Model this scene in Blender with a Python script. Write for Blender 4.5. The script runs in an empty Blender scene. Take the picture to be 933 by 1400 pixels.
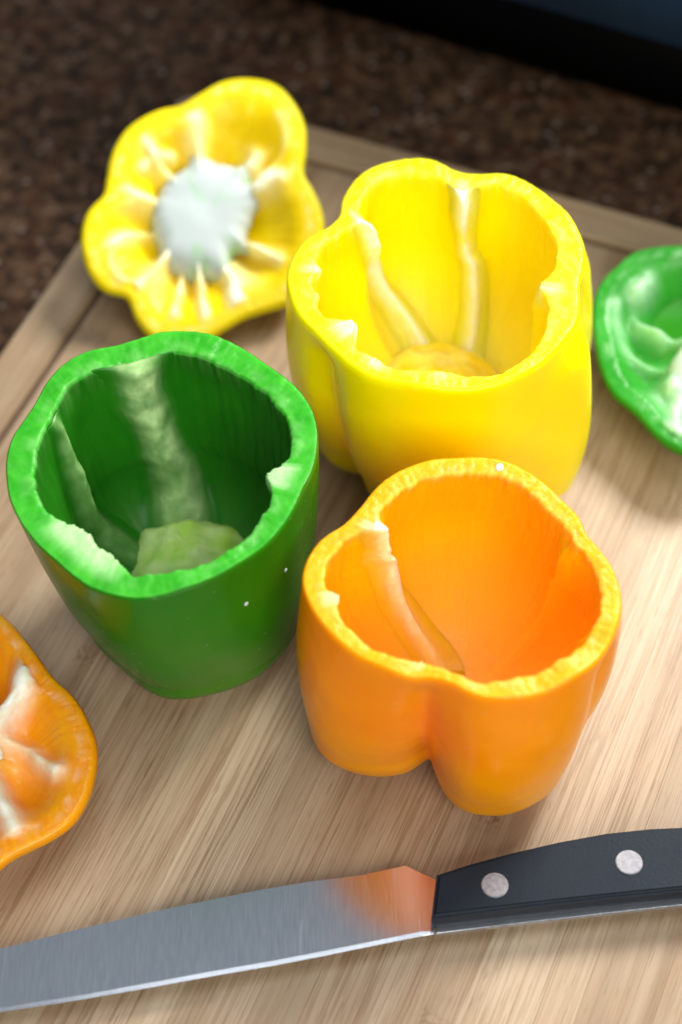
import bpy, bmesh, math, random
import numpy as np
from mathutils import Vector, Matrix, noise

SC = bpy.context.scene
COL = SC.collection
R_ = math.radians

# ------------------------------------------------------------------ camera
PITCH, ROLL, DIST, FPX = R_(53.5), R_(-2.0), 0.59, 2600.0
RIGHT = Vector((1, 0, 0)); UP = Vector((0, math.sin(PITCH), math.cos(PITCH)))
FWD = Vector((0, math.cos(PITCH), -math.sin(PITCH)))
r2 = RIGHT * math.cos(ROLL) + UP * math.sin(ROLL)
u2 = UP * math.cos(ROLL) - RIGHT * math.sin(ROLL)
cam = bpy.data.cameras.new('camera')
cam_o = bpy.data.objects.new('camera', cam); COL.objects.link(cam_o)
m = Matrix((r2, u2, -FWD)).transposed().to_4x4(); m.translation = -FWD * DIST
cam_o.matrix_world = m
cam.sensor_fit = 'VERTICAL'; cam.sensor_height = 36.0; cam.lens = FPX / 1400 * 36
cam.clip_start = 0.02; cam.clip_end = 50
cam.dof.use_dof = True; cam.dof.focus_distance = 0.52; cam.dof.aperture_fstop = 6.0
SC.camera = cam_o

# ------------------------------------------------------------------ light
W = bpy.data.worlds.new('World'); SC.world = W; W.use_nodes = True
bg = W.node_tree.nodes['Background']
bg.inputs['Color'].default_value = (0.78, 0.88, 1.0, 1); bg.inputs['Strength'].default_value = 0.23

def area(name, pos, target, sx, sy, power, col):
    l = bpy.data.lights.new(name, 'AREA'); l.shape = 'RECTANGLE'; l.size = sx; l.size_y = sy
    l.energy = power; l.color = col
    o = bpy.data.objects.new(name, l); COL.objects.link(o); o.location = pos
    o.rotation_euler = (Vector(target) - Vector(pos)).to_track_quat('-Z', 'Y').to_euler()
    return o
area('window_light', (0.58, 0.60, 0.82), (0.03, -0.02, 0.03), 0.36, 0.36, 20.5, (1.0, 0.97, 0.92))
area('overhead_fill', (0.10, 0.0, 1.25), (0.03, 0, 0), 0.6, 0.6, 4.2, (0.95, 0.97, 1.0))  # added fill from above, brightens the cup floors
area('front_fill', (0.42, -1.20, 1.05), (0.02, -0.05, 0.03), 0.9, 0.9, 19.5, (1.0, 0.97, 0.93))  # added fill from the camera side, lifts the pepper fronts
area('blade_reflection_fill', (-0.2, 1.0, 1.7), (0, -0.1, 0), 1.2, 1.2, 0.6, (0.88, 0.94, 1.0))  # added unseen lamp, gives the knife blade something pale to reflect

vs = SC.view_settings
vs.view_transform = 'Standard'; vs.look = 'None'; vs.exposure = 0.0; vs.gamma = 1.0
vs.use_curve_mapping = False

# ------------------------------------------------------------------ helpers
def empty(name, loc, label=None, cat=None, group=None, rz=0):
    o = bpy.data.objects.new(name, None); COL.objects.link(o)
    o.location = loc; o.rotation_euler = (0, 0, rz); o.empty_display_size = 0.02
    if label: o['label'] = label
    if cat: o['category'] = cat
    if group: o['group'] = group
    return o

def mesh_obj(name, V, Fc, mats, parent=None, mi=None, attrs=None, smooth=True):
    me = bpy.data.meshes.new(name)
    me.from_pydata([tuple(map(float, v)) for v in V], [], [tuple(map(int, f)) for f in Fc])
    for mt in (mats if isinstance(mats, (list, tuple)) else [mats]): me.materials.append(mt)
    if mi is not None: me.polygons.foreach_set('material_index', np.asarray(mi, dtype=np.int32))
    if smooth: me.polygons.foreach_set('use_smooth', np.ones(len(me.polygons), dtype=bool))
    for k, vals in (attrs or {}).items():
        a = me.attributes.new(k, 'FLOAT', 'POINT'); a.data.foreach_set('value', np.asarray(vals, dtype=np.float32))
    b_ = bmesh.new(); b_.from_mesh(me); bmesh.ops.recalc_face_normals(b_, faces=b_.faces); b_.to_mesh(me); b_.free()
    me.update()
    o = bpy.data.objects.new(name, me); COL.objects.link(o)
    if parent: o.parent = parent
    return o

def nz(x, y, z, s=1.0):
    return noise.noise(Vector((x * s, y * s, z * s)))

def periodic(vals_deg, N):
    """Smooth closed curve through (degree, value) knots, sampled at N angles."""
    ks = sorted(((d % 360), v) for d, v in vals_deg)
    d = np.array([k[0] for k in ks], float); v = np.array([k[1] for k in ks], float)
    T = np.arange(N) * 360.0 / N
    n = len(d); D = np.r_[d - 360, d, d + 360]; Vv = np.r_[v, v, v]
    mm = np.gradient(Vv, D)
    i = np.clip(np.searchsorted(D, T, side='right') - 1, 0, len(D) - 2)
    h = D[i + 1] - D[i]; t = (T - D[i]) / h
    return ((2*t**3-3*t**2+1)*Vv[i] + (t**3-2*t**2+t)*h*mm[i] + (-2*t**3+3*t**2)*Vv[i+1] + (t**3-t**2)*h*mm[i+1])

def arr36(a):                     # 36 radii in mm, from -180 degrees
    return [(-180 + 10 * i, v / 1000) for i, v in enumerate(a)]

def sm(a, b, x):
    t = np.clip((x - a) / (b - a), 0, 1); return t * t * (3 - 2 * t)

def grid_faces(nr, nt, off=0):
    f = []
    for r in range(nr - 1):
        for t in range(nt):
            a = off + r * nt + t; b = off + r * nt + (t + 1) % nt
            f.append((a, b, b + nt, a + nt))
    return f

# ------------------------------------------------------------------ materials
class NT:
    def __init__(s, name):
        s.m = bpy.data.materials.new(name); s.m.use_nodes = True
        s.t = s.m.node_tree; s.b = s.t.nodes['Principled BSDF']
    def n(s, typ, **kw):
        x = s.t.nodes.new(typ)
        for k, v in kw.items():
            if k in x.inputs.keys(): x.inputs[k].default_value = v
            else: setattr(x, k, v)
        return x
    def l(s, a, b): s.t.links.new(a, b)
    def ramp(s, fac, stops):
        x = s.t.nodes.new('ShaderNodeValToRGB'); e = x.color_ramp.elements
        while len(e) < len(stops): e.new(0.5)
        for q, (p, c) in zip(e, stops):
            q.position = p; q.color = (c, c, c, 1) if isinstance(c, (int, float)) else (*c, 1)
        s.l(fac, x.inputs[0]); return x.outputs[0]
    def mix(s, fac, a, b, mode='MIX'):
        x = s.t.nodes.new('ShaderNodeMix'); x.data_type = 'RGBA'; x.blend_type = mode
        for v, i in ((fac, 0), (a, 6), (b, 7)):
            if hasattr(v, 'links'): s.l(v, x.inputs[i])
            elif i == 0: x.inputs[0].default_value = v
            else: x.inputs[i].default_value = (*v, 1)
        return x.outputs[2]
    def math(s, op, a, b=0.0, clamp=False):
        x = s.t.nodes.new('ShaderNodeMath'); x.operation = op; x.use_clamp = clamp
        for v, i in ((a, 0), (b, 1)):
            if hasattr(v, 'links'): s.l(v, x.inputs[i])
            else: x.inputs[i].default_value = v
        return x.outputs[0]
    def noise(s, vec, scale, detail=3, rough=.55, out=0):
        x = s.n('ShaderNodeTexNoise'); x.inputs['Scale'].default_value = scale
        x.inputs['Detail'].default_value = detail; x.inputs['Roughness'].default_value = rough
        if vec is not None: s.l(vec, x.inputs['Vector'])
        return x.outputs[out]
    def bump(s, h, strength, dist, prev=None):
        x = s.n('ShaderNodeBump'); x.inputs['Strength'].default_value = strength; x.inputs['Distance'].default_value = dist
        s.l(h, x.inputs['Height'])
        if prev is not None: s.l(prev, x.inputs['Normal'])
        return x.outputs[0]
    def coords(s, k='Object'): return s.n('ShaderNodeTexCoord').outputs[k]
    def attr(s, k):
        x = s.n('ShaderNodeAttribute'); x.attribute_name = k; return x.outputs['Fac']

def veg(name, c0, c1, rough, sss, rad, pith=None, bump=(0.15, 300, .0004), coat=0.0, scale=40, spec=.2, rp=(.35, .68), dent=0.0):
    """Wet vegetable flesh: two tones blotched together, optional white pith painted by attribute."""
    k = NT(name); co = k.coords()
    f = k.ramp(k.noise(co, scale, 4), [(rp[0], 0.), (rp[1], 1.)])
    c = k.mix(f, c0, c1)
    if dent:      # pale pin-prick specks of the skin
        vo = k.n('ShaderNodeTexVoronoi'); vo.inputs['Scale'].default_value = 330; k.l(co, vo.inputs['Vector'])
        sp = k.math('MULTIPLY', k.ramp(vo.outputs['Distance'], [(.05, 1.), (.16, 0.)]), k.ramp(vo.outputs['Color'], [(.62, 0.), (.72, .30)]))
        c = k.mix(sp, c, tuple(min(1, .5 * a + .4) for a in c1))
    if pith is not None:
        a = k.math('MULTIPLY', k.attr('pith'), k.math('ADD', k.math('MULTIPLY', k.noise(co, 420, 3), .9), .45), True)
        c = k.mix(a, c, pith)
    k.l(c, k.b.inputs['Base Color'])
    k.b.inputs['Roughness'].default_value = rough
    k.b.inputs['Specular IOR Level'].default_value = spec
    k.b.inputs['Subsurface Weight'].default_value = sss
    k.b.inputs['Subsurface Radius'].default_value = rad
    k.b.inputs['Subsurface Scale'].default_value = 0.010
    k.b.inputs['Coat Weight'].default_value = coat
    k.b.inputs['Coat Roughness'].default_value = 0.08
    h = k.noise(co, bump[1], 3)
    nb = k.bump(h, bump[0], bump[2])
    if dent: nb = k.bump(k.noise(co, 55, 2), dent, .004, nb)
    k.l(nb, k.b.inputs['Normal'])
    return k.m

RO, RY, RG = (1., .38, .06), (1., .75, .06), (.35, 1., .15)
M = {}
M['o_skin'] = veg('orange_skin', (.95, .31, .0), (.98, .375, .0), .25, .6, RO, bump=(.06, 160, .0005), coat=.05, scale=25, dent=.22)
M['o_rim'] = veg('orange_cut', (.96, .40, .002), (.98, .48, .01), .38, .6, RO, (.95, .72, .34), bump=(.3, 900, .0005), scale=200)
M['o_in'] = veg('orange_inside', (.95, .45, .0), (.97, .50, .001), .33, .6, RO, (.97, .90, .68), bump=(.3, 420, .0008), scale=30)
M['y_skin'] = veg('yellow_skin', (.93, .79, .0), (.96, .85, .0), .30, .6, RY, bump=(.06, 160, .0005), coat=.05, scale=25, dent=.22)
M['y_rim'] = veg('yellow_cut', (.95, .75, .0), (.97, .80, .006), .38, .6, RY, (.94, .88, .5), bump=(.3, 800, .0005), scale=160)
M['y_in'] = veg('yellow_inside', (.93, .75, .0), (.96, .81, .001), .35, .6, RY, (.97, .95, .80), bump=(.3, 420, .0008), scale=30)
M['g_skin'] = veg('green_skin', (.012, .19, .003), (.055, .21, .003), .26, .12, RG, bump=(.08, 160, .0005), coat=.06, scale=18, spec=.15, dent=.2)
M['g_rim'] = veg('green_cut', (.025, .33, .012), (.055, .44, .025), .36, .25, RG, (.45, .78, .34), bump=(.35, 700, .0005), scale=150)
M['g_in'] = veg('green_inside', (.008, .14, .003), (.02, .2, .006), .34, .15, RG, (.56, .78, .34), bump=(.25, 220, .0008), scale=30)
M['g_capskin'] = veg('light_green_skin', (.025, .26, .008), (.05, .34, .014), .26, .15, RG, bump=(.08, 160, .0005), coat=.06, scale=18, spec=.15, dent=.2)
M['g_capin'] = veg('light_green_inside', (.018, .25, .014), (.05, .38, .04), .3, .25, RG, (.55, .86, .56), bump=(.25, 260, .0008), coat=.04, scale=60)
def pithmat(name, c0, c1, rad, scale=120): return veg(name, c0, c1, .42, .4, rad, bump=(.22, 300, .0008), scale=scale)
M['y_floor'] = pithmat('yellow_floor', (.92, .68, .01), (.95, .82, .22), (1, .8, .2), 160)
M['y_pith'] = pithmat('cream_pith', (.92, .80, .36), (.94, .90, .66), (1, .9, .5))
M['o_pith'] = pithmat('peach_pith', (.92, .55, .16), (.95, .84, .60), (1, .7, .3))
M['g_pith'] = pithmat('pale_green_pith', (.50, .80, .10), (.80, .92, .46), (.7, 1, .4), 90)
M['w_pith'] = pithmat('white_pith', (.88, .87, .64), (.90, .90, .78), (1, 1, .9))
M['yg_core'] = veg('white_core', (.36, .62, .34), (.53, .60, .59), .45, .4, (1, 1, .9), bump=(.10, 300, .0006), scale=85, rp=(.30, .44))
M['gw_pith'] = veg('mint_pith', (.45, .68, .45), (.62, .76, .64), .4, .4, (.9, 1, .9), bump=(.2, 300, .0008), scale=120)
M['o_capin'] = veg('orange_cap_inside', (.90, .30, .0), (.96, .42, .004), .30, .6, RO, (.95, .90, .76), bump=(.35, 380, .0009), scale=70, coat=.2)
M['y_capin'] = veg('yellow_cap_inside', (.88, .62, .0), (.93, .72, .001), .33, .6, RY, (.95, .93, .74), bump=(.3, 380, .0009), scale=60)
wk = NT('glint_water'); wk.b.inputs['Base Color'].default_value = (.9, .95, 1, 1); wk.b.inputs['Roughness'].default_value = .03; wk.b.inputs['Transmission Weight'].default_value = .25; wk.b.inputs['IOR'].default_value = 1.33
M['glint_water'] = wk.m  # pale, mostly opaque: the glint on each drop is put into its colour
M['stem'] = veg('green_stem', (.06, .2, .03), (.12, .28, .05), .5, .1, RG)

# ------------------------------------------------------------------ setting: granite counter
def granite():
    k = NT('granite'); co = k.coords()
    a = k.noise(co, 150, 5, .7); b = k.noise(co, 380, 4, .65)
    c = k.ramp(a, [(.34, (.010, .007, .006)), (.46, (.038, .021, .011)), (.56, (.085, .046, .024)), (.68, (.14, .088, .055))])
    v = k.n('ShaderNodeTexVoronoi'); v.inputs['Scale'].default_value = 190; k.l(co, v.inputs['Vector'])
    sp = k.ramp(v.outputs['Distance'], [(.10, 1.), (.32, 0.)])
    sel = k.ramp(v.outputs['Color'], [(.50, 0.), (.62, 1.)])
    c = k.mix(k.math('MULTIPLY', sp, sel), c, (.22, .17, .14))
    c = k.mix(k.ramp(b, [(.52, 0.), (.66, .85)]), c, (.006, .006, .007))
    red = k.ramp(k.noise(co, 60, 3), [(.55, 0.), (.72, .6)])
    c = k.mix(red, c, (.075, .024, .012))
    k.l(c, k.b.inputs['Base Color']); k.b.inputs['Roughness'].default_value = .5
    k.b.inputs['Specular IOR Level'].default_value = .12
    return k.m
ZC = -0.019
gm = granite()
V = [(-1.2, -1.2, ZC), (1.2, -1.2, ZC), (1.2, 1.2, ZC), (-1.2, 1.2, ZC)]
V += [(x, y, ZC - .03) for x, y, z in V]
cnt = mesh_obj('countertop', V, [(0, 1, 2, 3), (4, 7, 6, 5), (0, 4, 5, 1), (1, 5, 6, 2), (2, 6, 7, 3), (3, 7, 4, 0)], gm, smooth=False)
cnt['kind'] = 'structure'

# ------------------------------------------------------------------ bamboo cutting board
AU = R_(-24.8)
eu = Vector((math.cos(AU), math.sin(AU), 0)); ev = Vector((-math.sin(AU), math.cos(AU), 0))
Lp = Vector((-.0997, .0965, 0)); Mp = Vector((.0573, .1474, 0))
corner = Lp + ev * ((Mp - Lp).dot(ev))
board = empty('cutting_board', (corner.x, corner.y, ZC), 'bamboo cutting board of glued strips under the cut peppers and knife', 'cutting board', rz=AU)
BT = -ZC                       # thickness; board frame: x along the far edge, y along the grain, y<0 toward the camera

def bamboo(name, dark=False):
    k = NT(name); tc = k.n('ShaderNodeTexCoord')
    oi = k.n('ShaderNodeObjectInfo')
    rv = k.n('ShaderNodeVectorMath', operation='SCALE'); rv.inputs[0].default_value = (3.7, 5.3, 1.9)
    k.l(oi.outputs['Random'], rv.inputs[3])
    ad = k.n('ShaderNodeVectorMath', operation='ADD'); k.l(tc.outputs['Object'], ad.inputs[0]); k.l(rv.outputs[0], ad.inputs[1])
    def st(sx, sy, scale, det=4, ro=.6):
        mp = k.n('ShaderNodeMapping'); mp.inputs['Scale'].default_value = (sx, sy, 1); k.l(ad.outputs[0], mp.inputs['Vector'])
        return k.noise(mp.outputs[0], scale, det, ro)
    fine = st(1, .012, 1900, 2, .7); mid = st(1, .025, 560, 5, .65); pore = st(1, .045, 2300, 1); broad = st(1, .10, 60, 3); blotch = st(1, .6, 26, 3)
    tone = k.ramp(oi.outputs['Random'], [(0., (.275, .186, .104)), (.35, (.405, .292, .182)), (.7, (.345, .244, .145)), (1., (.475, .36, .24))])
    c = k.mix(k.ramp(mid, [(.36, .0), (.62, 1.)]), k.mix(.34, tone, (.30, .17, .085)), tone)
    c = k.mix(k.ramp(fine, [(.43, .72), (.52, 0.)]), c, (.235, .14, .065))
    c = k.mix(k.ramp(broad, [(.42, 0.), (.70, .4)]), c, (.60, .48, .33))
    c = k.mix(k.ramp(blotch, [(.54, 0.), (.74, .30)]), c, (.44, .25, .13))
    c = k.mix(k.ramp(pore, [(.29, .36), (.37, 0.)]), c, (.13, .07, .03))
    # bamboo node: a dark speckled band across the strip, one every 0.23 m
    sep = k.n('ShaderNodeSeparateXYZ'); k.l(tc.outputs['Object'], sep.inputs[0])
    wob = k.math('MULTIPLY', k.math('SUBTRACT', k.noise(ad.outputs[0], 150, 2), .5), .010)
    y = k.math('ADD', k.math('ADD', sep.outputs[1], wob), k.math('MULTIPLY', k.math('FRACT', k.math('MULTIPLY', oi.outputs['Random'], 37.7)), .23))
    fr = k.math('ABSOLUTE', k.math('SUBTRACT', k.math('FRACT', k.math('DIVIDE', y, .23)), .5))
    band = k.ramp(fr, [(.0, 1.), (.012, .55), (.026, 0.)])
    dots = k.ramp(k.noise(ad.outputs[0], 700, 3), [(.44, 0.), (.60, 1.)])
    on = k.math('GREATER_THAN', k.math('FRACT', k.math('MULTIPLY', oi.outputs['Random'], 91.3)), .72)
    c = k.mix(k.math('MULTIPLY', k.math('MULTIPLY', band, dots), k.math('MULTIPLY', on, .6)), c, (.16, .075, .03))
    k.l(c, k.b.inputs['Base Color'])
    k.l(k.ramp(mid, [(.3, .46), (.7, .34)]), k.b.inputs['Roughness'])
    k.b.inputs['Specular IOR Level'].default_value = .5
    k.l(k.bump(fine, .12, .0006, k.bump(mid, .10, .0010)), k.b.inputs['Normal'])
    return k.m
bm_bamboo = bamboo('bamboo')
gk = NT('board_glue_line'); gk.b.inputs['Base Color'].default_value = (.11, .06, .03, 1); gk.b.inputs['Roughness'].default_value = .6

def strip_mesh(w, l, h, b, name):
    """A strip from x 0..w, y 0..-l, z h0..h with small chamfers along the top edges."""
    x0, x1, y0, y1 = 0, w, -l, 0
    V = []
    for z, i in ((0.0035, 0), (h - b, 0), (h, b)):
        V += [(x0 + i, y0 + i, z), (x1 - i, y0 + i, z), (x1 - i, y1 - i, z), (x0 + i, y1 - i, z)]
    Fc = [(3, 2, 1, 0), (8, 9, 10, 11)]
    for q in (0, 4):
        for i in range(4):
            j = (i + 1) % 4; Fc.append((q + i, q + j, q + 4 + j, q + 4 + i))
    me = bpy.data.meshes.new(name); me.from_pydata(V, [], Fc); me.materials.append(bm_bamboo); return me

BW, BL = 0.40, 0.46
END, SIDE, GAP = 0.0165, 0.0165, 0.0030
base = mesh_obj('core_panel', [(x, y, z) for z in (0.0, BT - .0016) for x, y in ((.002, -BL), (BW, -BL), (BW, -.002), (.002, -.002))],
                [(3, 2, 1, 0), (4, 5, 6, 7), (0, 1, 5, 4), (1, 2, 6, 5), (2, 3, 7, 6), (3, 0, 4, 7)], gk.m, board, smooth=False)
# end strip across the far edge, rounded outer corner
bmh = bmesh.new()
pts = []
rc = .009
for i in range(7):
    a = math.pi - i * math.pi / 12; pts.append((rc + rc * math.cos(a), -rc + rc * math.sin(a)))
pts += [(BW, 0), (BW, -END), (0, -END)]
vb = [bmh.verts.new((x, y, 0.0)) for x, y in pts]; fb = bmh.faces.new(vb[::-1])
ex = bmesh.ops.extrude_face_region(bmh, geom=[fb])
for v in [g for g in ex['geom'] if isinstance(g, bmesh.types.BMVert)]: v.co.z = BT
bmesh.ops.recalc_face_normals(bmh, faces=bmh.faces)
top = [e for e in bmh.edges if all(abs(v.co.z - BT) < 1e-6 for v in e.verts)]
bmesh.ops.bevel(bmh, geom=top, offset=.0016, segments=3, affect='EDGES', profile=.5)
me = bpy.data.meshes.new('end_strip'); bmh.to_mesh(me); bmh.free()
kb = bamboo('bamboo_cross_grain')
me.materials.append(bm_bamboo)
es = bpy.data.objects.new('end_strip', me); COL.objects.link(es); es.parent = board
# rotate its own frame so that the grain runs along its length
rot = Matrix.Rotation(math.pi / 2, 4, 'Z'); me.transform(rot.inverted()); es.matrix_local = rot
rng = random.Random(11)
unit = strip_mesh(.0095, BL - END - GAP, BT, .00008, 'strip')
side = strip_mesh(SIDE, BL - END, BT, .0012, 'side_strip')
so = bpy.data.objects.new('side_strip', side); COL.objects.link(so); so.parent = board; so.location = (0, -END - .0002, 0)
x = SIDE + GAP
while x < BW - .004:
    w = rng.choice((.0062, .0078, .0095, .011, .0125))
    s = bpy.data.objects.new('strip', unit); COL.objects.link(s); s.parent = board
    s.location = (x, -END - GAP, rng.uniform(-.00002, .00002)); s.scale.x = w / .0095
    x += w

# ------------------------------------------------------------------ hollowed pepper
def build_cup(label, kind, c, H, rim, th, base, offs, pre, zf, bulge, ribs, bumps, core, seed, dish=.0015, wexp=.85, white=(1., .35), grooves=(), e=.0009, zr=.030, gin=.45, drops=()):
    """A bell pepper with its top cut off. c: axis on the board; rim/th: outline and wall thickness in mm;
    base: lobes of the foot; ribs: membranes down the inner wall; core: pith on the floor."""
    root = empty('hollow_bell_pepper', (c[0], c[1], 0), label, 'bell pepper', 'peppers hollowed out into open cups')
    N = 480; T = np.arange(N) * 2 * np.pi / N
    Rr = periodic(arr36(rim), N); Tt = periodic(arr36(th), N); Rb = periodic([(d, r / 1000) for d, r in base], N)
    ct, stt = np.cos(T), np.sin(T)
    nzr = np.array([nz(math.cos(t) * 3, math.sin(t) * 3, seed) for t in T])
    nzf = np.array([nz(math.cos(t) * 26, math.sin(t) * 26, seed + 5) for t in T])
    nzff = np.array([nz(math.cos(t) * 70, math.sin(t) * 70, seed + 9) for t in T])
    Hh = H + dish * nzr + .00018 * nzf
    ox, oy = offs[0] / 1000, offs[1] / 1000
    gv = np.zeros(N)
    for d, a, wd in grooves:
        gv += a / 1000 * np.exp(-((((np.degrees(T) - d + 180) % 360 - 180)) / wd) ** 2)
    def Rout(t, gk=1.0):
        w = t ** wexp
        return -gk * gv * (1 - sm(.86, 1.0, t)) + (Rb * (1 - w) + Rr * w) + bulge * np.sin(math.pi * min(1, t) ** .8) * (Rr / Rr.mean())
    rows, mats, pith = [], [], []
    def add(Rv, z, mi, p, t):
        k = 1 - t
        z = z if hasattr(z, '__len__') else np.full(N, z)
        rows.append(np.stack([ox * k + Rv * ct, oy * k + Rv * stt, z], 1)); mats.append(mi)
        pith.append(p if hasattr(p, '__len__') else np.full(N, p))
    zb = .016; Rb0 = None
    # underside: dimple in the middle, lobes touching the board
    foot = Rout(zb / H)
    for q in (.03, .15, .28, .40, .50, .56):
        add(foot * q, .008 * (1 - (q / .56) ** 2) + .0, 0, 0, 1 - 0)
    lob = np.clip((foot.max() - foot) / foot.max(), 0, 1)
    for i in range(1, 15):
        a = i / 14 * math.pi / 2
        s = math.sin(a)
        add(foot * (.56 + .44 * s ** .9), zb * (1 - math.cos(a)) + lob * .012 * (1 - s), 0, 0, 1)
    rows = [r for r in rows]
    for r in rows: r[:, 0] += ox; r[:, 1] += oy
    for i in range(1, 44):
        t = zb / H + (1 - zb / H) * i / 44
        R = Rout(t); tt = (t - zb / H) / (1 - zb / H)
        r = R + .0004 * np.array([nz(a * R[0] * 40, b * R[0] * 40, t * 3 + seed) for a, b in zip(ct, stt)])
        add(r, zb + (Hh - zb - e) * tt, 0, 0, tt)
    # cut face
    for aa in (25, 50, 72):
        add(Rr - e * (1 - math.cos(R_(aa))), Hh - e * (1 - math.sin(R_(aa))), 0, 0, 1)
    add(Rr - e, Hh, 1, .05, 1)
    nzl = np.array([nz(math.cos(t) * 9, math.sin(t) * 9, seed + 2) for t in T])
    inner_n = .0007 * nzl + .00022 * nzf + .00012 * nzff
    bp = np.zeros(N)
    for d, amp, wd in bumps:
        dd = (np.degrees(T) - d + 180) % 360 - 180
        bp += amp / 1000 * np.exp(-(dd / wd) ** 2) * (1 + .35 * nzff)
    Tin = np.clip(Tt + inner_n + bp, .0025, None)
    for q in (.12, .24, .36, .48, .60, .72, .83, .92):
        rr_ = Rr - e - (Tin - e - .0008) * q
        hz = .00028 * np.array([nz(a * 420, b * 420, seed) for a, b in zip(ct * rr_, stt * rr_)]) + .00022 * np.array([nz(a * 1100, b * 1100, seed) for a, b in zip(ct * rr_, stt * rr_)])
        spk = np.array([nz(a * 260, b * 260, seed + 3) for a, b in zip(ct * rr_, stt * rr_)])
        pv = sm(.2, .95, q) * np.clip(.35 + 1.1 * spk, 0, 1) * white[0]
        add(Rr - e - (Tin - e - .0008) * q, Hh + hz, 1, np.clip(pv + sm(.0006, .0024, bp) * sm(.1, .8, q), 0, 1), 1)
    i0 = len(rows)
    pe = np.clip(white[0] * (.35 + .8 * nzf) + sm(.0006, .0024, bp), 0, 1)
    for aa in (20, 45, 70, 90):
        add(Rr - Tin + .0008 * (1 - math.sin(R_(aa))) * .9, Hh - .0012 * (1 - math.cos(R_(aa))), 1, pe, 1)
    zf0 = zf + zr
    for i in range(1, 40):
        s = i / 40; zw = zf0 + (Hh - .0012 - zf0) * (1 - s); t = float(zw.mean()) / H
        thk = inner_n * (1 - sm(0, .3, s)) + Tt * (1 - sm(0, .25, s)) + (Tt * .62 + .0024) * sm(0, .25, s) + bp * (1 - sm(.02, .5, s))
        rgh = .0003 * np.array([nz(a * 18, b * 18, t * 5 + seed) for a, b in zip(ct, stt)])
        p = np.clip(white[1] * (1 - sm(0, .25, s)) * np.clip(nzf + .2, 0, 1) + sm(.0006, .0024, bp) * (1 - sm(0, .35, s)), 0, 1)
        add(Rout(t, gin) - thk - rgh * sm(0, .1, s), zw, 2, p, t)
    Rl = rows[-1]; ax = np.array([ox, oy])
    rl = np.hypot(Rl[:, 0] - ox, Rl[:, 1] - oy)
    for i in range(1, 31):
        a = i / 30 * math.pi / 2; q = math.cos(a) ** 1.15 * .97 + .03
        z = zf0 - (zf0 - zf) * math.sin(a) + .003 * (1 - q) ** 2
        rq_ = np.minimum(rl * q, np.maximum(Rout(max(z, .004) / H) - .0032, .002))
        V = np.stack([ox + rq_ * ct, oy + rq_ * stt, np.full(N, z)], 1)
        rows.append(V); mats.append(2); pith.append(np.full(N, .25 * (1 - q)))
    P = np.concatenate(rows); nr = len(rows)
    Fc = grid_faces(nr, N); mi = np.repeat(np.array(mats[1:]), N)
    a = len(P); P = np.vstack([P, rows[0].mean(0), rows[-1].mean(0)])
    for t in range(N):
        Fc.append((a, (t + 1) % N, t)); Fc.append((a + 1, (nr - 1) * N + t, (nr - 1) * N + (t + 1) % N))
    mi = np.r_[mi, np.tile([0, 2], N)]
    at = np.r_[np.concatenate(pith), 0, .3]
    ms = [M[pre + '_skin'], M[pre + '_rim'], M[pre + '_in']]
    # outer skin with the cut face, and the inner wall, are two parts sharing one closed shell
    mesh_obj('wall', P, Fc, ms, root, mi, {'pith': at})
    # ---- ribs
    inn = np.stack(rows[i0:])                       # rows x N x 3
    K = len(inn)
    for (degs, wid, hei, k0, k1, nm) in ribs:
        n = 80; path = []
        for i in range(n):
            sI = i / (n - 1); kk = (k0 + (k1 - k0) * sI) * (K - 1)
            d = np.interp(sI, np.linspace(0, 1, len(degs)), degs)
            ka = int(min(K - 2, kk)); fr = kk - ka; jf = (d / 360 * N) % N; ja = int(jf); jr = jf - ja
            g = lambda k, j: inn[k, j % N] * (1 - jr) + inn[k, (j + 1) % N] * jr
            p = g(ka, ja) * (1 - fr) + g(ka + 1, ja) * fr
            side_ = g(ka, ja + 4) - g(ka, ja - 4); side_ /= np.linalg.norm(side_) + 1e-9
            dn = g(min(K - 1, ka + 3), ja) - g(max(0, ka - 3), ja); dn /= np.linalg.norm(dn) + 1e-9
            nrm = np.cross(side_, dn); nrm /= np.linalg.norm(nrm) + 1e-9
            if nrm @ (np.array([ox, oy, H * .7]) - p) < 0: nrm = -nrm
            path.append(np.r_[p, side_, nrm])
        path = np.array(path); pad = np.vstack([path[:1]] * 8 + [path] + [path[-1:]] * 8)
        path = np.mean([pad[q:q + n] for q in range(17)], 0) * .85 + path * .15
        path[:, :3] = np.mean([pad[q:q + n, :3] for q in range(4, 13)], 0)
        prof = []; rat = []
        for i in range(n):
            s = i / (n - 1); p, side_, nrm = path[i, :3], path[i, 3:6], path[i, 6:]
            side_ = side_ / np.linalg.norm(side_); nrm = nrm / np.linalg.norm(nrm)
            w = np.interp(s, np.linspace(0, 1, len(wid)), wid) / 1000; h = np.interp(s, np.linspace(0, 1, len(hei)), hei) / 1000
            w *= 1 + .18 * nz(s * 4, seed, 1.7) + .08 * nz(s * 16, seed, 3.3); h *= 1 + .14 * nz(s * 4, seed + 3, 4.1) + .08 * nz(s * 18, 1, seed)
            h *= sm(-.02, .06, s) * (1 - .7 * sm(.9, 1, s))
            sway = .0009 * nz(s * 5, seed + 8, 2.2)
            ring = []; wall_ = []
            wh = np.interp(s, np.linspace(0, 1, len(nm)), nm) * (1 + .5 * nz(s * 8, 2.2, seed))
            kk = (k0 + (k1 - k0) * s) * (K - 1); ka = int(min(K - 2, kk)); fr = kk - ka
            d = np.interp(s, np.linspace(0, 1, len(degs)), degs) + 1.6 * nz(s * 4, seed + 8, 2.2)
            rad = max(.006, math.hypot(p[0] - ox, p[1] - oy))
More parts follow.
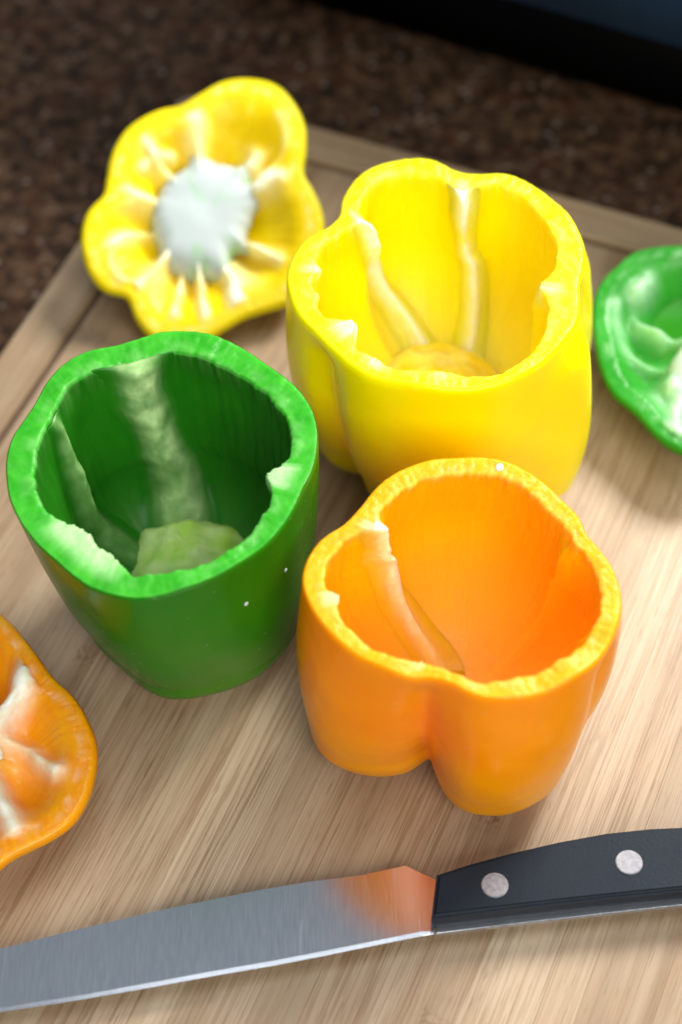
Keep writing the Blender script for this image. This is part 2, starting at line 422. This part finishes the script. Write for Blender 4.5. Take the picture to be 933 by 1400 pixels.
            for q in range(15):
                u = (q - 7) / 7 * 2.6
                jf = (d / 360 * N + u * w / 2 / rad / (2 * math.pi) * N) % N; ja = int(jf); jr = jf - ja
                g = lambda k: inn[k, ja % N] * (1 - jr) + inn[k, (ja + 1) % N] * jr
                b0 = g(ka) * (1 - fr) + g(ka + 1) * fr
                lump = 1 + .12 * nz(s * 14, u * 1.5, seed + 1); broad = math.exp(-(u / 1.15) ** 4)
                v = (.40 * math.exp(-(u / 1.15) ** 2) + .60 * math.exp(-(u / .5) ** 2)) * h * lump
                if pre == 'g': v = (.75 * broad + .25 * math.exp(-(u / .6) ** 2)) * h * lump
                wall_.append(b0); ring.append(b0 + nrm * (v + .0001 - .0018 * max(0, abs(u) - 2.1)))
                pa = .25 * math.exp(-(u / 1.3) ** 2) + .85 * math.exp(-(u / .62) ** 2)
                if pre == 'g': pa = broad * (.62 + .5 * nz(s * 9, u * 1.2, seed + 6))
                rat.append(max(0, min(1, pa * wh * (.8 + .5 * nz(s * 20, u * 2, seed)))))
            for q in (13, 10, 7, 4, 1): ring.append(wall_[q] - nrm * .0020); rat.append(0)
            prof.append(ring)
        Q = np.array(prof).reshape(-1, 3); c8 = 20; ff = []
        for i in range(n - 1):
            for j in range(c8):
                b, b2 = i * c8 + j, i * c8 + (j + 1) % c8
                ff.append((b, b + c8, b2 + c8, b2))
        ff.append(tuple(range(c8))); ff.append(tuple(reversed(range((n - 1) * c8, n * c8))))
        mesh_obj('rib', Q, ff, M[pre + '_in'], root, None, {'pith': rat})
    # ---- water drops on skin and rim, pale colour standing in for bright glints
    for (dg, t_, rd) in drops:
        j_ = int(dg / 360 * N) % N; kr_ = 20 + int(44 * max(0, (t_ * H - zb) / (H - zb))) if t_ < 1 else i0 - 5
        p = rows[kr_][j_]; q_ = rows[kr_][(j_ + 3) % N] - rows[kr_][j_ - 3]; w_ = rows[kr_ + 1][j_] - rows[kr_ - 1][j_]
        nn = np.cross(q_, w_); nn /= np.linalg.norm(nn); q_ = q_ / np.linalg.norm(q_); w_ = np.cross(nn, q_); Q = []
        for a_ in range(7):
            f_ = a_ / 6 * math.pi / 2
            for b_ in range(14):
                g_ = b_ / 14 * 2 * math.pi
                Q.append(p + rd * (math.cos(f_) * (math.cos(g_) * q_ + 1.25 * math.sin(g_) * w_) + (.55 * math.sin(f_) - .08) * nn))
        mesh_obj('glint_drop', Q, grid_faces(7, 14) + [tuple(range(14))], M['glint_water'], root)
    # ---- pith on the floor
    if core:
        cx, cy, rx, ry, hh, nm = core
        na, nb = 72, 22; Q = []
        for i in range(nb):
            a = i / (nb - 1) * math.pi / 2
            for j in range(na):
                t = j / na * 2 * math.pi
                lump = 1 + .20 * nz(math.cos(t) * 1.8, math.sin(t) * 1.8, seed + 2) + .05 * nz(math.cos(t) * 5, math.sin(t) * 5, a * 3 + seed)
                q = math.cos(a)
                Q.append(((cx + rx * q * lump * math.cos(t)) / 1000 + ox, (cy + ry * q * lump * math.sin(t)) / 1000 + oy,
                          zf - .001 + hh / 1000 * math.sin(a) * (1 + .22 * nz(q * math.cos(t) * 3, q * math.sin(t) * 3, seed + 4)) + .0006 * nz(q * math.cos(t) * 14, q * math.sin(t) * 14, seed)))
        ff = grid_faces(nb, na)
        mesh_obj('pith', Q, ff + [tuple(range((nb - 1) * na, nb * na))], M[nm], root)
    return root

G_rim = [41.4, 41.3, 41.5, 41.6, 41.6, 42.0, 43.3, 45.1, 46.1, 45.6, 44.1, 42.7, 41.8, 41.5, 40.9, 40.3, 39.8, 40.6, 41.4, 42.3, 42.8, 42.5, 42.0, 42.5, 43.5, 44.4, 44.9, 44.8, 43.1, 42.4, 43.1, 43.1, 41.8, 40.3, 40.3, 41.0]
G_th = [8.0, 7.6, 7.4, 7.3, 8.0, 9.0, 9.2, 9.0, 7.6, 6.7, 5.9, 5.4, 5.5, 5.8, 6.5, 7.0, 7.2, 7.2, 7.1, 7.6, 8.0, 8.0, 7.6, 7.8, 8.6, 8.6, 8.3, 8.6, 8.4, 8.2, 8.0, 7.1, 6.4, 6.2, 6.7, 7.5]
O_rim = [42.0, 41.2, 39.6, 37.9, 36.4, 35.2, 34.2, 32.4, 33.3, 36.0, 37.7, 38.9, 39.6, 40.4, 40.7, 40.7, 40.3, 39.5, 37.8, 35.5, 34.2, 35.3, 35.7, 36.6, 37.8, 38.9, 38.9, 38.6, 38.6, 38.3, 37.4, 36.2, 34.8, 35.4, 39.0, 41.3]
O_th = [5.8, 5.5, 5.4, 4.7, 4.2, 4.2, 4.2, 3.6, 3.6, 4.4, 5.2, 5.5, 6.0, 6.2, 6.0, 5.7, 5.5, 5.4, 5.2, 4.8, 4.9, 5.4, 5.6, 5.5, 5.6, 6.0, 6.3, 6.3, 6.2, 6.1, 6.0, 5.8, 5.8, 5.3, 5.6, 5.6]
Y_rim = [44.2, 44.1, 43.5, 42.5, 42.6, 43.7, 44.5, 44.4, 44.2, 44.4, 44.7, 45.3, 44.9, 44.1, 43.4, 42.8, 41.0, 39.8, 41.0, 42.6, 43.2, 43.8, 44.4, 45.1, 44.8, 42.0, 41.9, 45.8, 48.0, 48.2, 46.0, 42.0, 37.1, 37.4, 40.8, 43.2]
Y_th = [7.5, 7.0, 6.4, 7.6, 7.4, 5.6, 4.9, 4.8, 5.6, 5.8, 4.6, 4.0, 4.6, 5.6, 7.3, 9.0, 9.8, 9.6, 8.6, 8.2, 8.0, 7.7, 6.9, 6.0, 5.8, 6.6, 7.6, 7.6, 7.4, 6.8, 6.6, 6.8, 5.8, 5.4, 6.2, 7.4]

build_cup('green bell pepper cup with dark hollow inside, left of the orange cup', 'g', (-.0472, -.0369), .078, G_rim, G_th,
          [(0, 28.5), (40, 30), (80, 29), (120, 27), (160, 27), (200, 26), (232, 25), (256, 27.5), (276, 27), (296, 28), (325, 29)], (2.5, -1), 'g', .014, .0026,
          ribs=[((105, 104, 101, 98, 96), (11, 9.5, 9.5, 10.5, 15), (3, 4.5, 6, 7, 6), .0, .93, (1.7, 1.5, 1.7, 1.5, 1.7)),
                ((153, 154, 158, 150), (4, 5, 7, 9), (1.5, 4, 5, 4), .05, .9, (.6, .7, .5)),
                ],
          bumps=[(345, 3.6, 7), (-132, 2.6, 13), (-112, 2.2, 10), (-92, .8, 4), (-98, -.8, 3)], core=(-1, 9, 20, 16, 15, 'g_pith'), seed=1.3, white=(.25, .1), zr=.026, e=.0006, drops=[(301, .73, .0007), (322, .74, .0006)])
build_cup('orange bell pepper cup with three deep lobes, in front of the others behind the knife', 'o', (.0314, -.0761), .074, O_rim, O_th,
          [(206, 38), (190, 37), (220, 32), (234, 23), (246, 14), (254, 19), (266, 29), (284, 35), (300, 36), (313, 34.5), (328, 28.5), (342, 31.5), (0, 33), (14, 27), (24, 26), (40, 29), (80, 33), (120, 30), (140, 23), (155, 28), (170, 33)],
          (-1.5, 1.5), 'o', .010, .0042,
          ribs=[((144, 143, 141, 134, 114), (3.6, 3.4, 4.2, 5.5, 7), (3.5, 3.4, 3.6, 4, 2.5), .0, .94, (2, 2, 1.4, 1.3, .5))],
          bumps=[(-170, 2.6, 4), (-118, 1.5, 6), (-73, .8, 6), (146, 2.0, 4)], core=None, seed=4.1, white=(.26, .05),
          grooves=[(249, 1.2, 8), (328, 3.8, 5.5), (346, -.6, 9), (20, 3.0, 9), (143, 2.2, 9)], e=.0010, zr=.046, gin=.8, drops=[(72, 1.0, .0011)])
build_cup('yellow bell pepper cup with pale ribs inside, behind the orange cup', 'y', (.0309, .0268), .078, Y_rim, Y_th,
          [(200, 31), (214, 27), (228, 27.5), (250, 28), (275, 29), (300, 31), (322, 37), (346, 28), (5, 34), (20, 37), (50, 36), (76, 28), (100, 34), (120, 33), (139, 26), (160, 32), (180, 34)],
          (2, -2), 'y', .016, .0062,
          ribs=[((137, 136, 131, 119, 98), (3.6, 3.2, 3.2, 4, 7), (3.2, 3.8, 4.4, 5, 5), .0, .93, (2, 2.2, 2.2, 2.2, 1.5)),
                ((76, 75, 72, 66), (4.6, 3.8, 3.2, 3, 3.8, 7), (3.5, 2.6, 1.6, 1.6, 3, 4), .0, .93, (2.2, 2, .4, 1.6, 1.2, 1)),
                ],
          bumps=[(-144, 3.6, 5), (176, 1.6, 4), (-168, 1.0, 3), (-120, 1.6, 8), (-92, 1.0, 9), (-14, 1.6, 6), (-155, -.9, 4), (136, 1.6, 4), (76, 1.8, 4)], core=(-2, 9, 21, 14, 17, 'y_floor'), seed=7.7, white=(.22, .05),
          grooves=[(348, 6.0, 6), (326, -3.6, 12), (16, -1.6, 10), (214, 3.5, 8), (76, 4.5, 9), (137, 4.0, 9)], e=.0013, zr=.036, gin=.9)

# ------------------------------------------------------------------ cut-off caps
def build_cap(label, c, n, rim, pre, th, depth, septa, ridges, dents, core, spikes, seed, skin=None, inside=None, stem=True, under=.006, soft=.38):
    n = Vector(n).normalized(); ex = (Vector((1, 0, 0)) - n * n.x).normalized(); ey = n.cross(ex)
    root = empty('pepper_cap', c, label, 'pepper top', 'sliced off pepper tops lying cut side up')
    root.rotation_euler = Matrix((ex, ey, n)).transposed().to_euler()
    N = 300; T = np.arange(N) * 2 * np.pi / N; ct, st = np.cos(T), np.sin(T)
    R = periodic(arr36(rim), N)
    deg = np.degrees(T)
    sep = np.zeros(N)
    for d, w, a in septa:
        dd = (deg - d + 180) % 360 - 180; sep = np.maximum(sep, a * np.exp(-(dd / w) ** 2))
    def smooth_line(pts):
        pts = [np.array(p, float) for p in pts]
        for _ in range(3):
            o = [pts[0]]
            for a, b in zip(pts[:-1], pts[1:]): o += [a * .75 + b * .25, a * .25 + b * .75]
            pts = o + [pts[-1]]
        return [tuple(p) for p in pts]
    ridges = [(smooth_line(p), w, h, pa) for p, w, h, pa in ridges]
    rows, mats, pith = [], [], []
    def add(q, z, mi, p=0.):
        X, Y = R * q * ct, R * q * st
        rows.append(np.stack([X, Y, z if hasattr(z, '__len__') else np.full(N, z)], 1)); mats.append(mi)
        pith.append(p if hasattr(p, '__len__') else np.full(N, p))
    # outside: dome below the rim, from the stem hollow outwards
    for q in (.04, .12, .22, .34, .46, .58, .69, .79, .87, .93, .97, .99):
        z = -(depth + under) * (1 - max(0, (q - .25) / .75) ** 2.6) ** .55 + .006 * math.exp(-(q / .16) ** 2)
        add(q, z * (1 - .12 * sep * sm(.3, .9, q)), 0)
    add(1.0, -.0022, 0)
    add(1 - .0008 / .04, -.0006, 0)
    nf = np.array([nz(a * 24, b * 24, seed) for a, b in zip(ct, st)])
    rq = 1 - (th / 1000 + .0006 * nf) / R
    for q in (.15, .35, .55, .75, .9):
        hz = .0004 * np.array([nz(a * 50, b * 50, q * 3 + seed) for a, b in zip(ct, st)])
        qq = 1 - (1 - rq) * q - .012
        spk = np.array([nz(a * 260, b * 260, seed + 3) for a, b in zip(ct * R * qq, st * R * qq)])
        add(qq, hz, 1, sm(.2, 1., q) * np.clip(.05 + .5 * spk, 0, .5))
    K = 44
    for i in range(K):
        s = (i + .5) / K                                  # 0 at rim, 1 at centre
        q = (rq - .014) * (1 - s) + .0 * s
        X, Y = R * q * ct, R * q * st
        d = depth * sm(0, soft, np.full(N, s)) * (1 - .45 * sm(.55, .95, s))
        d = d * (1 - sep * (1 - .25 * sm(0, .2, s)))
        z = -d
        p = sep * .8 * sm(.0, .25, np.full(N, s))
        for (x, y, sg, a) in dents:
            g = np.exp(-((X * 1000 - x) ** 2 + (Y * 1000 - y) ** 2) / sg ** 2); z = z + a / 1000 * g; p = p * (1 - .9 * g * (a < 0))
        wn = np.array([nz(a * 130, b * 130, seed + 6) for a, b in zip(X, Y)]) if ridges else 0
        for (pts, w, h, pa) in ridges:
            best = np.full(N, 1e9)
            for (x0, y0), (x1, y1) in zip(pts[:-1], pts[1:]):
                dx, dy = x1 - x0, y1 - y0; tt = np.clip(((X * 1000 - x0) * dx + (Y * 1000 - y0) * dy) / (dx * dx + dy * dy), 0, 1)
                best = np.minimum(best, np.hypot(X * 1000 - x0 - tt * dx, Y * 1000 - y0 - tt * dy))
            g = np.exp(-(best / (w * (1 + .5 * wn))) ** 2) * np.clip(.9 + 1.0 * wn, .25, 1.2); z = z * (1 - .6 * g) + h / 1000 * g; p = np.maximum(p, pa * g)
        z = z + .0007 * np.array([nz(a * 160, b * 160, seed) for a, b in zip(X, Y)]) * sm(0, .2, s)
        rows.append(np.stack([X, Y, np.minimum(z, .004)], 1)); mats.append(2); pith.append(np.clip(p, 0, 1))
    P = np.concatenate(rows); nr = len(rows); Fc = grid_faces(nr, N); mi = np.repeat(np.array(mats[1:]), N)
    a = len(P); P = np.vstack([P, rows[0].mean(0), rows[-1].mean(0)])
    for t in range(N):
        Fc.append((a, (t + 1) % N, t)); Fc.append((a + 1, (nr - 1) * N + t, (nr - 1) * N + (t + 1) % N))
    mi = np.r_[mi, np.tile([0, 2], N)]; at = np.r_[np.concatenate(pith), 0, .3]
    mesh_obj('flesh', P, Fc, [skin or M[pre + '_skin'], M[pre + '_rim'] if not inside else inside, inside or M[pre + '_in']], root, mi, {'pith': at})
    # core: lumpy white dome with a ragged outline given as (angle, radius)
    if core:
        outl, z0, hh, nm, flat = core
        na, nb = 180, 20; Ro = periodic([(d, r / 1000) for d, r in outl], na); Q = []
        Rs = np.minimum.reduce([np.roll(Ro, g) for g in range(-12, 13)]); Rs = np.mean([np.roll(Rs, g) for g in range(-12, 13)], 0)
        for i in range(nb):
            s = i / (nb - 1)
            for j in range(na):
                t = j / na * 2 * math.pi; q = 1 - s * .98; kq = q ** 3
                rr = (Ro[j] * kq + Rs[j] * (1 - kq)) * q * (1 + .05 * nz(math.cos(t) * 8, math.sin(t) * 8, seed + s))
                z = z0 + hh * (1 - q ** flat) ** .6
                z += .0007 * nz(rr * math.cos(t) * 110, rr * math.sin(t) * 110, seed) 
                Q.append((rr * math.cos(t), rr * math.sin(t), z))
        mesh_obj('core', Q, grid_faces(nb, na) + [tuple(range((nb - 1) * na, nb * na))], M[nm], root)
    for (p0, p1, w0, w1, h0, h1, nm) in spikes:
        n_, cs = 26, 9; Q = []
        p0 = np.array(p0); p1 = np.array(p1); dv = (p1 - p0); L = np.linalg.norm(dv[:2]); sd = np.array([-dv[1], dv[0], 0]) / L
        for i in range(n_):
            s = i / (n_ - 1); p = (p0 + dv * s) / 1000; w = (w0 + (w1 - w0) * s ** .7) / 2000 * (1 + .18 * nz(s * 4, seed, p0[0])); h = (h0 + (h1 - h0) * s) / 1000
            p = p + sd * .0012 * nz(s * 3, p0[1], seed)
            for j in range(cs):
                a = math.pi * 1.16 * j / (cs - 1) - .08 * math.pi
                lump = 1 + .10 * nz(s * 7, j * .5, seed + p0[0])
                Q.append(p + sd * math.cos(a) * w * lump + np.array([0, 0, math.sin(a) * h * lump]))
        ff = []
        for i in range(n_ - 1):
            for j in range(cs):
                b, b2 = i * cs + j, i * cs + (j + 1) % cs; ff.append((b, b2, b2 + cs, b + cs))
        ff += [tuple(reversed(range(cs))), tuple(range((n_ - 1) * cs, n_ * cs))]
        mesh_obj('rib', Q, ff, M[nm], root)
    if stem:
        Q = []; ns = 20
        for z, r in ((-depth - under + .0045, .004), (-depth - under + .002, .008), (-depth - under - .004, .0062), (-depth - under - stem, .0055), (-depth - under - stem, .001)):
            for j in range(ns):
                t = j / ns * 2 * math.pi; q = r * (1 + .12 * math.cos(5 * t)); Q.append((q * math.cos(t), q * math.sin(t), z))
        mesh_obj('stem', Q, [f[::-1] for f in grid_faces(5, ns)], M['stem'], root)
    return root

YC_rim = [38.6, 41.2, 42.8, 43.7, 43.1, 39.9, 44.6, 48.2, 47.8, 45.8, 42.4, 40.7, 41.8, 43.9, 43.5, 42.8, 42.0, 41.0, 39.4, 37.5, 36.4, 40.6, 45.8, 49.4, 51.6, 50.3, 47.3, 42.2, 38.7, 39.1, 39.2, 39.0, 37.7, 35.9, 34.2, 34.0]
build_cap('yellow pepper top with white core and jagged ribs, propped up at the board corner', (-.0425, .1076, .0269), (0.03, -.4066, .9131), YC_rim, 'y', 5.0, .0125,
          [(95, 9, .55), (20, 9, .6), (-62, 9, .5), (-128, 9, .55), (170, 9, .5), (135, 7, .25)],
          [([(-7, -17), (-10, -36)], 1.5, 0.7, .8), ([(-2, -18), (0, -38)], 1.5, 0.7, .75), ([(-12, -14), (-16, -20), (-21, -26)], 2.1, 0.9, .9), ([(-12, -5), (-24, -7), (-31, -12)], 1.8, 0.7, .7),
           ([(-14, 4), (-22, 6), (-28, 8)], 2.1, 0.9, .95), ([(-9, 11), (-14, 17), (-19, 25)], 1.9, 0.8, .85), ([(-20, 16), (-16, 20), (-10, 20)], 1.6, 0.6, .7), ([(13, -10), (24, -18)], 2.2, 0.9, .9), ([(-30, -12), (-31, -20), (-25, -26)], 1.3, .8, .5),
           ([(0, 15), (-2.4, 32)], 2.8, 1.1, 1.0), ([(12, 13), (18, 20)], 3.0, 0.9, .9), ([(16, 8), (26, 12)], 2.8, 1.0, 1.0), ([(6, -20), (11, -33)], 2.8, 1.0, 1.0), ([(20, 11), (30, 22), (26, 34)], 1.2, .4, .25)], [],
          core=([(-168, 18), (175, 17.5), (160, 17.5), (145, 17.5), (129, 18), (112, 18.5), (101, 22), (95, 28), (89, 23), (78, 20), (62, 20.5), (54, 22), (48, 25), (42, 22), (35, 20.5), (28, 22.5), (23, 25.5), (17, 22), (8, 18.5), (-10, 16), (-25, 16), (-36, 18), (-42, 21), (-48, 18), (-58, 17.5), (-66, 22), (-72.5, 28), (-79, 24), (-92, 22), (-103, 23.5), (-115, 22.5), (-128, 22.5), (-140, 20)], -.0085, .0070, 'yg_core', 6.0),
          spikes=[], seed=2.2, stem=.006, inside=M['y_capin'], soft=.6)
GC_rim = [29.4, 29.1, 29.3, 29.5, 29.2, 29.9, 32.4, 35.9, 38.5, 39.5, 39.3, 38.3, 36.8, 35.2, 33.5, 31.6, 29.8, 30.8, 31.9, 33.0, 34.6, 36.2, 37.8, 39.1, 40.4, 41.3, 41.5, 41.0, 41.7, 42.0, 40.1, 38.9, 36.6, 33.8, 31.6, 30.1]
build_cap('light green pepper top with a deep hollow, at the right edge beside the yellow cup', (.1113, .0416, .0239), (-.0988, -.1186, .988), GC_rim, 'g', 4.5, .009,
          [(-125, 14, .5), (-20, 12, .6), (40, 10, .6)],
          [([(-10, 29), (-15.5, 23), (-15, 15), (-9, 8), (0, 6), (8, 8)], 2.6, 1.0, .75), ([(-21, 20), (-22, 9), (-18, 1), (-11, -4), (-3, -3)], 2.2, -.5, .55), ([(-6, -7), (-5, -14), (-9, -24), (-4, -33)], 4.5, 1.5, 1.0)],
          [(-3, 17, 8, -9), (4, 24, 9, -8)],
          core=([(-180, 5), (-135, 12), (-118, 17), (-100, 15), (-60, 14), (0, 13), (45, 8), (90, 4), (135, 4)], -.006, .006, 'gw_pith', 3.0),
          spikes=[], seed=5.2, skin=M['g_capskin'], inside=M['g_capin'], stem=.001)
OC_rim = [34.0, 32.9, 32.5, 32.2, 34.4, 37.9, 40.7, 42.5, 42.8, 41.7, 38.8, 35.8, 35.6, 36.5, 37.4, 36.9, 36.0, 35.0, 34.0, 32.4, 31.3, 30.4, 29.5, 30.1, 32.3, 35.7, 40.6, 45.5, 47.7, 45.8, 42.3, 39.0, 38.1, 37.4, 36.2, 35.0]
build_cap('orange pepper top with white ribs, at the left edge in front of the green cup', (-.1027, -.0912, .022), (-.0498, -.0598, .997), OC_rim, 'o', 5.0, .010,
          [(57, 9, .6), (-18, 10, .15), (-63, 8, .6), (150, 10, .6), (-150, 10, .6)],
          [([(0, 0), (8, 11), (14.5, 22)], 3.4, 3.0, 1.0), ([(0, 0), (8, -14), (13.5, -27)], 3.0, 3.0, 1.0), ([(6, 3), (14, 1), (23, -8)], 2.6, 1.4, .75), ([(0, 0), (-28, 15)], 3.2, 2.6, 1.0), ([(0, 0), (-27, -15)], 3.2, 2.6, 1.0)], [],
          core=([(0, 8), (40, 10), (57, 15), (75, 11), (100, 11), (150, 14), (-150, 14), (-100, 10), (-63, 14), (-40, 9)], -.0095, .0080, 'w_pith', 3.0),
          spikes=[], seed=8.4, stem=.001, inside=M['o_capin'], soft=.5)

# ------------------------------------------------------------------ knife
def steel():
    k = NT('brushed_steel'); co = k.coords()
    mp = k.n('ShaderNodeMapping'); mp.inputs['Rotation'].default_value = (0, 0, R_(-38)); mp.inputs['Scale'].default_value = (1, .03, 1); k.l(co, mp.inputs['Vector'])
    s1 = k.noise(mp.outputs[0], 2600, 3)
    mp2 = k.n('ShaderNodeMapping'); mp2.inputs['Rotation'].default_value = (0, 0, R_(8)); mp2.inputs['Scale'].default_value = (.02, 1, 1); k.l(co, mp2.inputs['Vector'])
    s2 = k.noise(mp2.outputs[0], 1500, 3)
    k.b.inputs['Metallic'].default_value = 1
    k.l(k.mix(k.ramp(s1, [(.4, 0.), (.62, 1.)]), (.56, .59, .64), (.60, .63, .67)), k.b.inputs['Base Color'])
    mp3 = k.n('ShaderNodeMapping'); mp3.inputs['Rotation'].default_value = (0, 0, R_(-52)); mp3.inputs['Scale'].default_value = (1, .012, 1); k.l(co, mp3.inputs['Vector'])
    s3 = k.ramp(k.noise(mp3.outputs[0], 700, 1), [(.69, 0.), (.76, .07)])
    k.l(k.math('ADD', k.ramp(s1, [(.3, .17), (.7, .21)]), s3), k.b.inputs['Roughness'])
    k.l(k.bump(s2, .02, .0002, k.bump(s1, .012, .0002)), k.b.inputs['Normal'])
    return k.m
kst = steel()
kp = NT('black_handle'); co = kp.coords(); kp.b.inputs['Base Color'].default_value = (.008, .015, .024, 1); kp.b.inputs['Specular IOR Level'].default_value = .16
kp.l(kp.ramp(kp.noise(co, 120, 4), [(.3, .36), (.7, .50)]), kp.b.inputs['Roughness'])
kp.l(kp.bump(kp.noise(co, 1400, 3), .12, .0004), kp.b.inputs['Normal'])
kr = NT('rivet_metal'); kr.b.inputs['Metallic'].default_value = .85
kr.l(kr.ramp(kr.noise(kr.coords(), 900, 4), [(.3, (.24, .24, .26)), (.7, (.36, .36, .38))]), kr.b.inputs['Base Color'])
kr.b.inputs['Roughness'].default_value = .62
KC = Vector((.030, -.1365, 0))
knife = empty('kitchen_knife', KC, 'kitchen knife with black two rivet handle lying along the front of the board', 'knife')
def loc(p): return (p[0] / 1000 - KC.x, p[1] / 1000 - KC.y)

def prism(name, outline, z0, z1, mat, parent, bev=0, inset_bottom=0, seg=2):
    b = bmesh.new(); vb = [b.verts.new((*loc(p), z0)) for p in outline]; f = b.faces.new(vb)
    e = bmesh.ops.extrude_face_region(b, geom=[f])
    for v in [g for g in e['geom'] if isinstance(g, bmesh.types.BMVert)]: v.co.z = z1
    bmesh.ops.recalc_face_normals(b, faces=b.faces)
    if bev:
        es = [q for q in b.edges if abs(q.verts[0].co.z - q.verts[1].co.z) < 1e-7 and abs(q.verts[0].co.z - (z1 if bev > 0 else z0)) < 1e-7]
        bmesh.ops.bevel(b, geom=es, offset=abs(bev), segments=seg, affect='EDGES')
    me = bpy.data.meshes.new(name); b.to_mesh(me); b.free(); me.materials.append(mat)
    o = bpy.data.objects.new(name, me); COL.objects.link(o); o.parent = parent
    return o
# blade: spine thick, edge thin
sp = [(22.5, -128.2), (14.1, -123.2), (2, -125.6), (-12, -126.9), (-24, -128.6), (-36, -130.7), (-52, -133.7), (-72, -138.0), (-93.6, -143.1), (-115, -149), (-135, -156), (-146, -161), (-152, -166)]
ed = [(20.5, -143.7), (17.3, -144.1), (4, -146.4), (-10, -148.9), (-22, -150.9), (-36, -152.9), (-52, -155.4), (-72, -158.4), (-92.4, -160.9), (-115, -164), (-135, -166.5), (-146, -167.2), (-152, -167)]
Vb, Fb = [], []
for a, b in zip(sp, ed):
    A, B = Vector(loc(a)), Vector(loc(b))
    L_ = (A - B).length
    for f, tk in ((0, .0016), (.04, .0018), (.80, .0011), (.94, .0006), (1, .0002)):
        p = A.lerp(B, f); zt = .0066 - (1 - f) * L_ * .057 - (-.0001 + .0002 if f == 1 else 0); zb_ = zt - tk; Vb += [(p.x, p.y, zt), (p.x, p.y, zb_)]
ns = len(sp)
for i in range(ns - 1):
    for j in range(4):
        a = i * 10 + j * 2; Fb.append((a, a + 2, a + 12, a + 10)); Fb.append((a + 1, a + 11, a + 13, a + 3))
    Fb.append((i * 10, i * 10 + 10, i * 10 + 11, i * 10 + 1)); Fb.append((i * 10 + 8, i * 10 + 9, i * 10 + 19, i * 10 + 18))
for i in (0, ns - 1):
    for j in range(4):
        a = i * 10 + j * 2; Fb.append((a, a + 1, a + 3, a + 2))
bl = mesh_obj('blade', Vb, Fb, kst, knife, smooth=False)
bmx = bmesh.new(); bmx.from_mesh(bl.data); bmesh.ops.recalc_face_normals(bmx, faces=bmx.faces); bmx.to_mesh(bl.data); bmx.free()
# tang: runs the whole handle between the scales, bolster step at the heel
top_ln = [(21.9, -129.6), (31, -126.8), (42.2, -124.0), (55, -121.3), (68.1, -119.2), (80, -118.3), (92, -118.2), (108, -119.6), (120, -122.5), (127, -127)]
bot_ln = [(126, -135.5), (118, -137.2), (105, -136.6), (86, -136.6), (66, -138.0), (45, -139.7), (19.8, -142.0)]
tang = [(23.5, -129.4)] + top_ln[1:] + [(126, -136.3), (118, -138.0), (105, -137.6), (86, -137.8), (66, -139.4), (45, -141.2), (21.0, -143.4)]
prism('tang', tang, .0046, .0062, kst, knife, bev=.0002)
prism('handle_scale', top_ln + bot_ln, .00625, .0132, kp.m, knife, bev=.0011, seg=3)
ins = [(x + (1.5 if i == 0 else 0), y - 1.2) for i, (x, y) in enumerate(top_ln)] + [(x + (2 if i == 6 else 0), y + 2.2) for i, (x, y) in enumerate(bot_ln)]
prism('handle_scale', ins, .0002, .00455, kp.m, knife, bev=-.0012, seg=3)
for (x, y) in ((37.0, -133.6), (72.9, -128.4)):
    prism('rivet', [(x + 3.55 * math.cos(t * math.pi / 20), y + 3.55 * math.sin(t * math.pi / 20)) for t in range(40)], .0125, .0136, kr.m, knife, bev=.0002)

# ------------------------------------------------------------------ dark blue box at the back
kb2 = NT('navy_plastic'); kb2.l(kb2.ramp(kb2.noise(kb2.coords(), 40, 4), [(.3, (.012, .045, .13)), (.7, (.020, .065, .18))]), kb2.b.inputs['Base Color']); kb2.b.inputs['Roughness'].default_value = .5
kb3 = NT('black_plastic'); kb3.b.inputs['Base Color'].default_value = (.002, .002, .0025, 1); kb3.b.inputs['Roughness'].default_value = .6; kb3.b.inputs['Specular IOR Level'].default_value = .06
q1 = Vector((.0904, .1888, 0)); 
bx = empty('storage_box', (q1.x, q1.y, ZC), 'dark blue box on a black base standing on granite at top right', 'box', rz=R_(-27))
def rbox(name, x0, x1, y0, y1, z0, z1, bev, mat, parent):
    b = bmesh.new(); bmesh.ops.create_cube(b, size=1)
    for v in b.verts: v.co = Vector(((x0 + x1) / 2 + v.co.x * (x1 - x0), (y0 + y1) / 2 + v.co.y * (y1 - y0), (z0 + z1) / 2 + v.co.z * (z1 - z0)))
    bmesh.ops.bevel(b, geom=list(b.edges), offset=bev, segments=5, affect='EDGES')
    me = bpy.data.meshes.new(name); b.to_mesh(me); b.free(); me.materials.append(mat)
    me.polygons.foreach_set('use_smooth', [True] * len(me.polygons))
    o = bpy.data.objects.new(name, me); COL.objects.link(o); o.parent = parent; return o
rbox('base', -.155, .22, .022, .20, 0, .047, .006, kb3.m, bx)
rbox('body', -.17, .23, .0, .21, .043, .16, .012, kb2.m, bx)
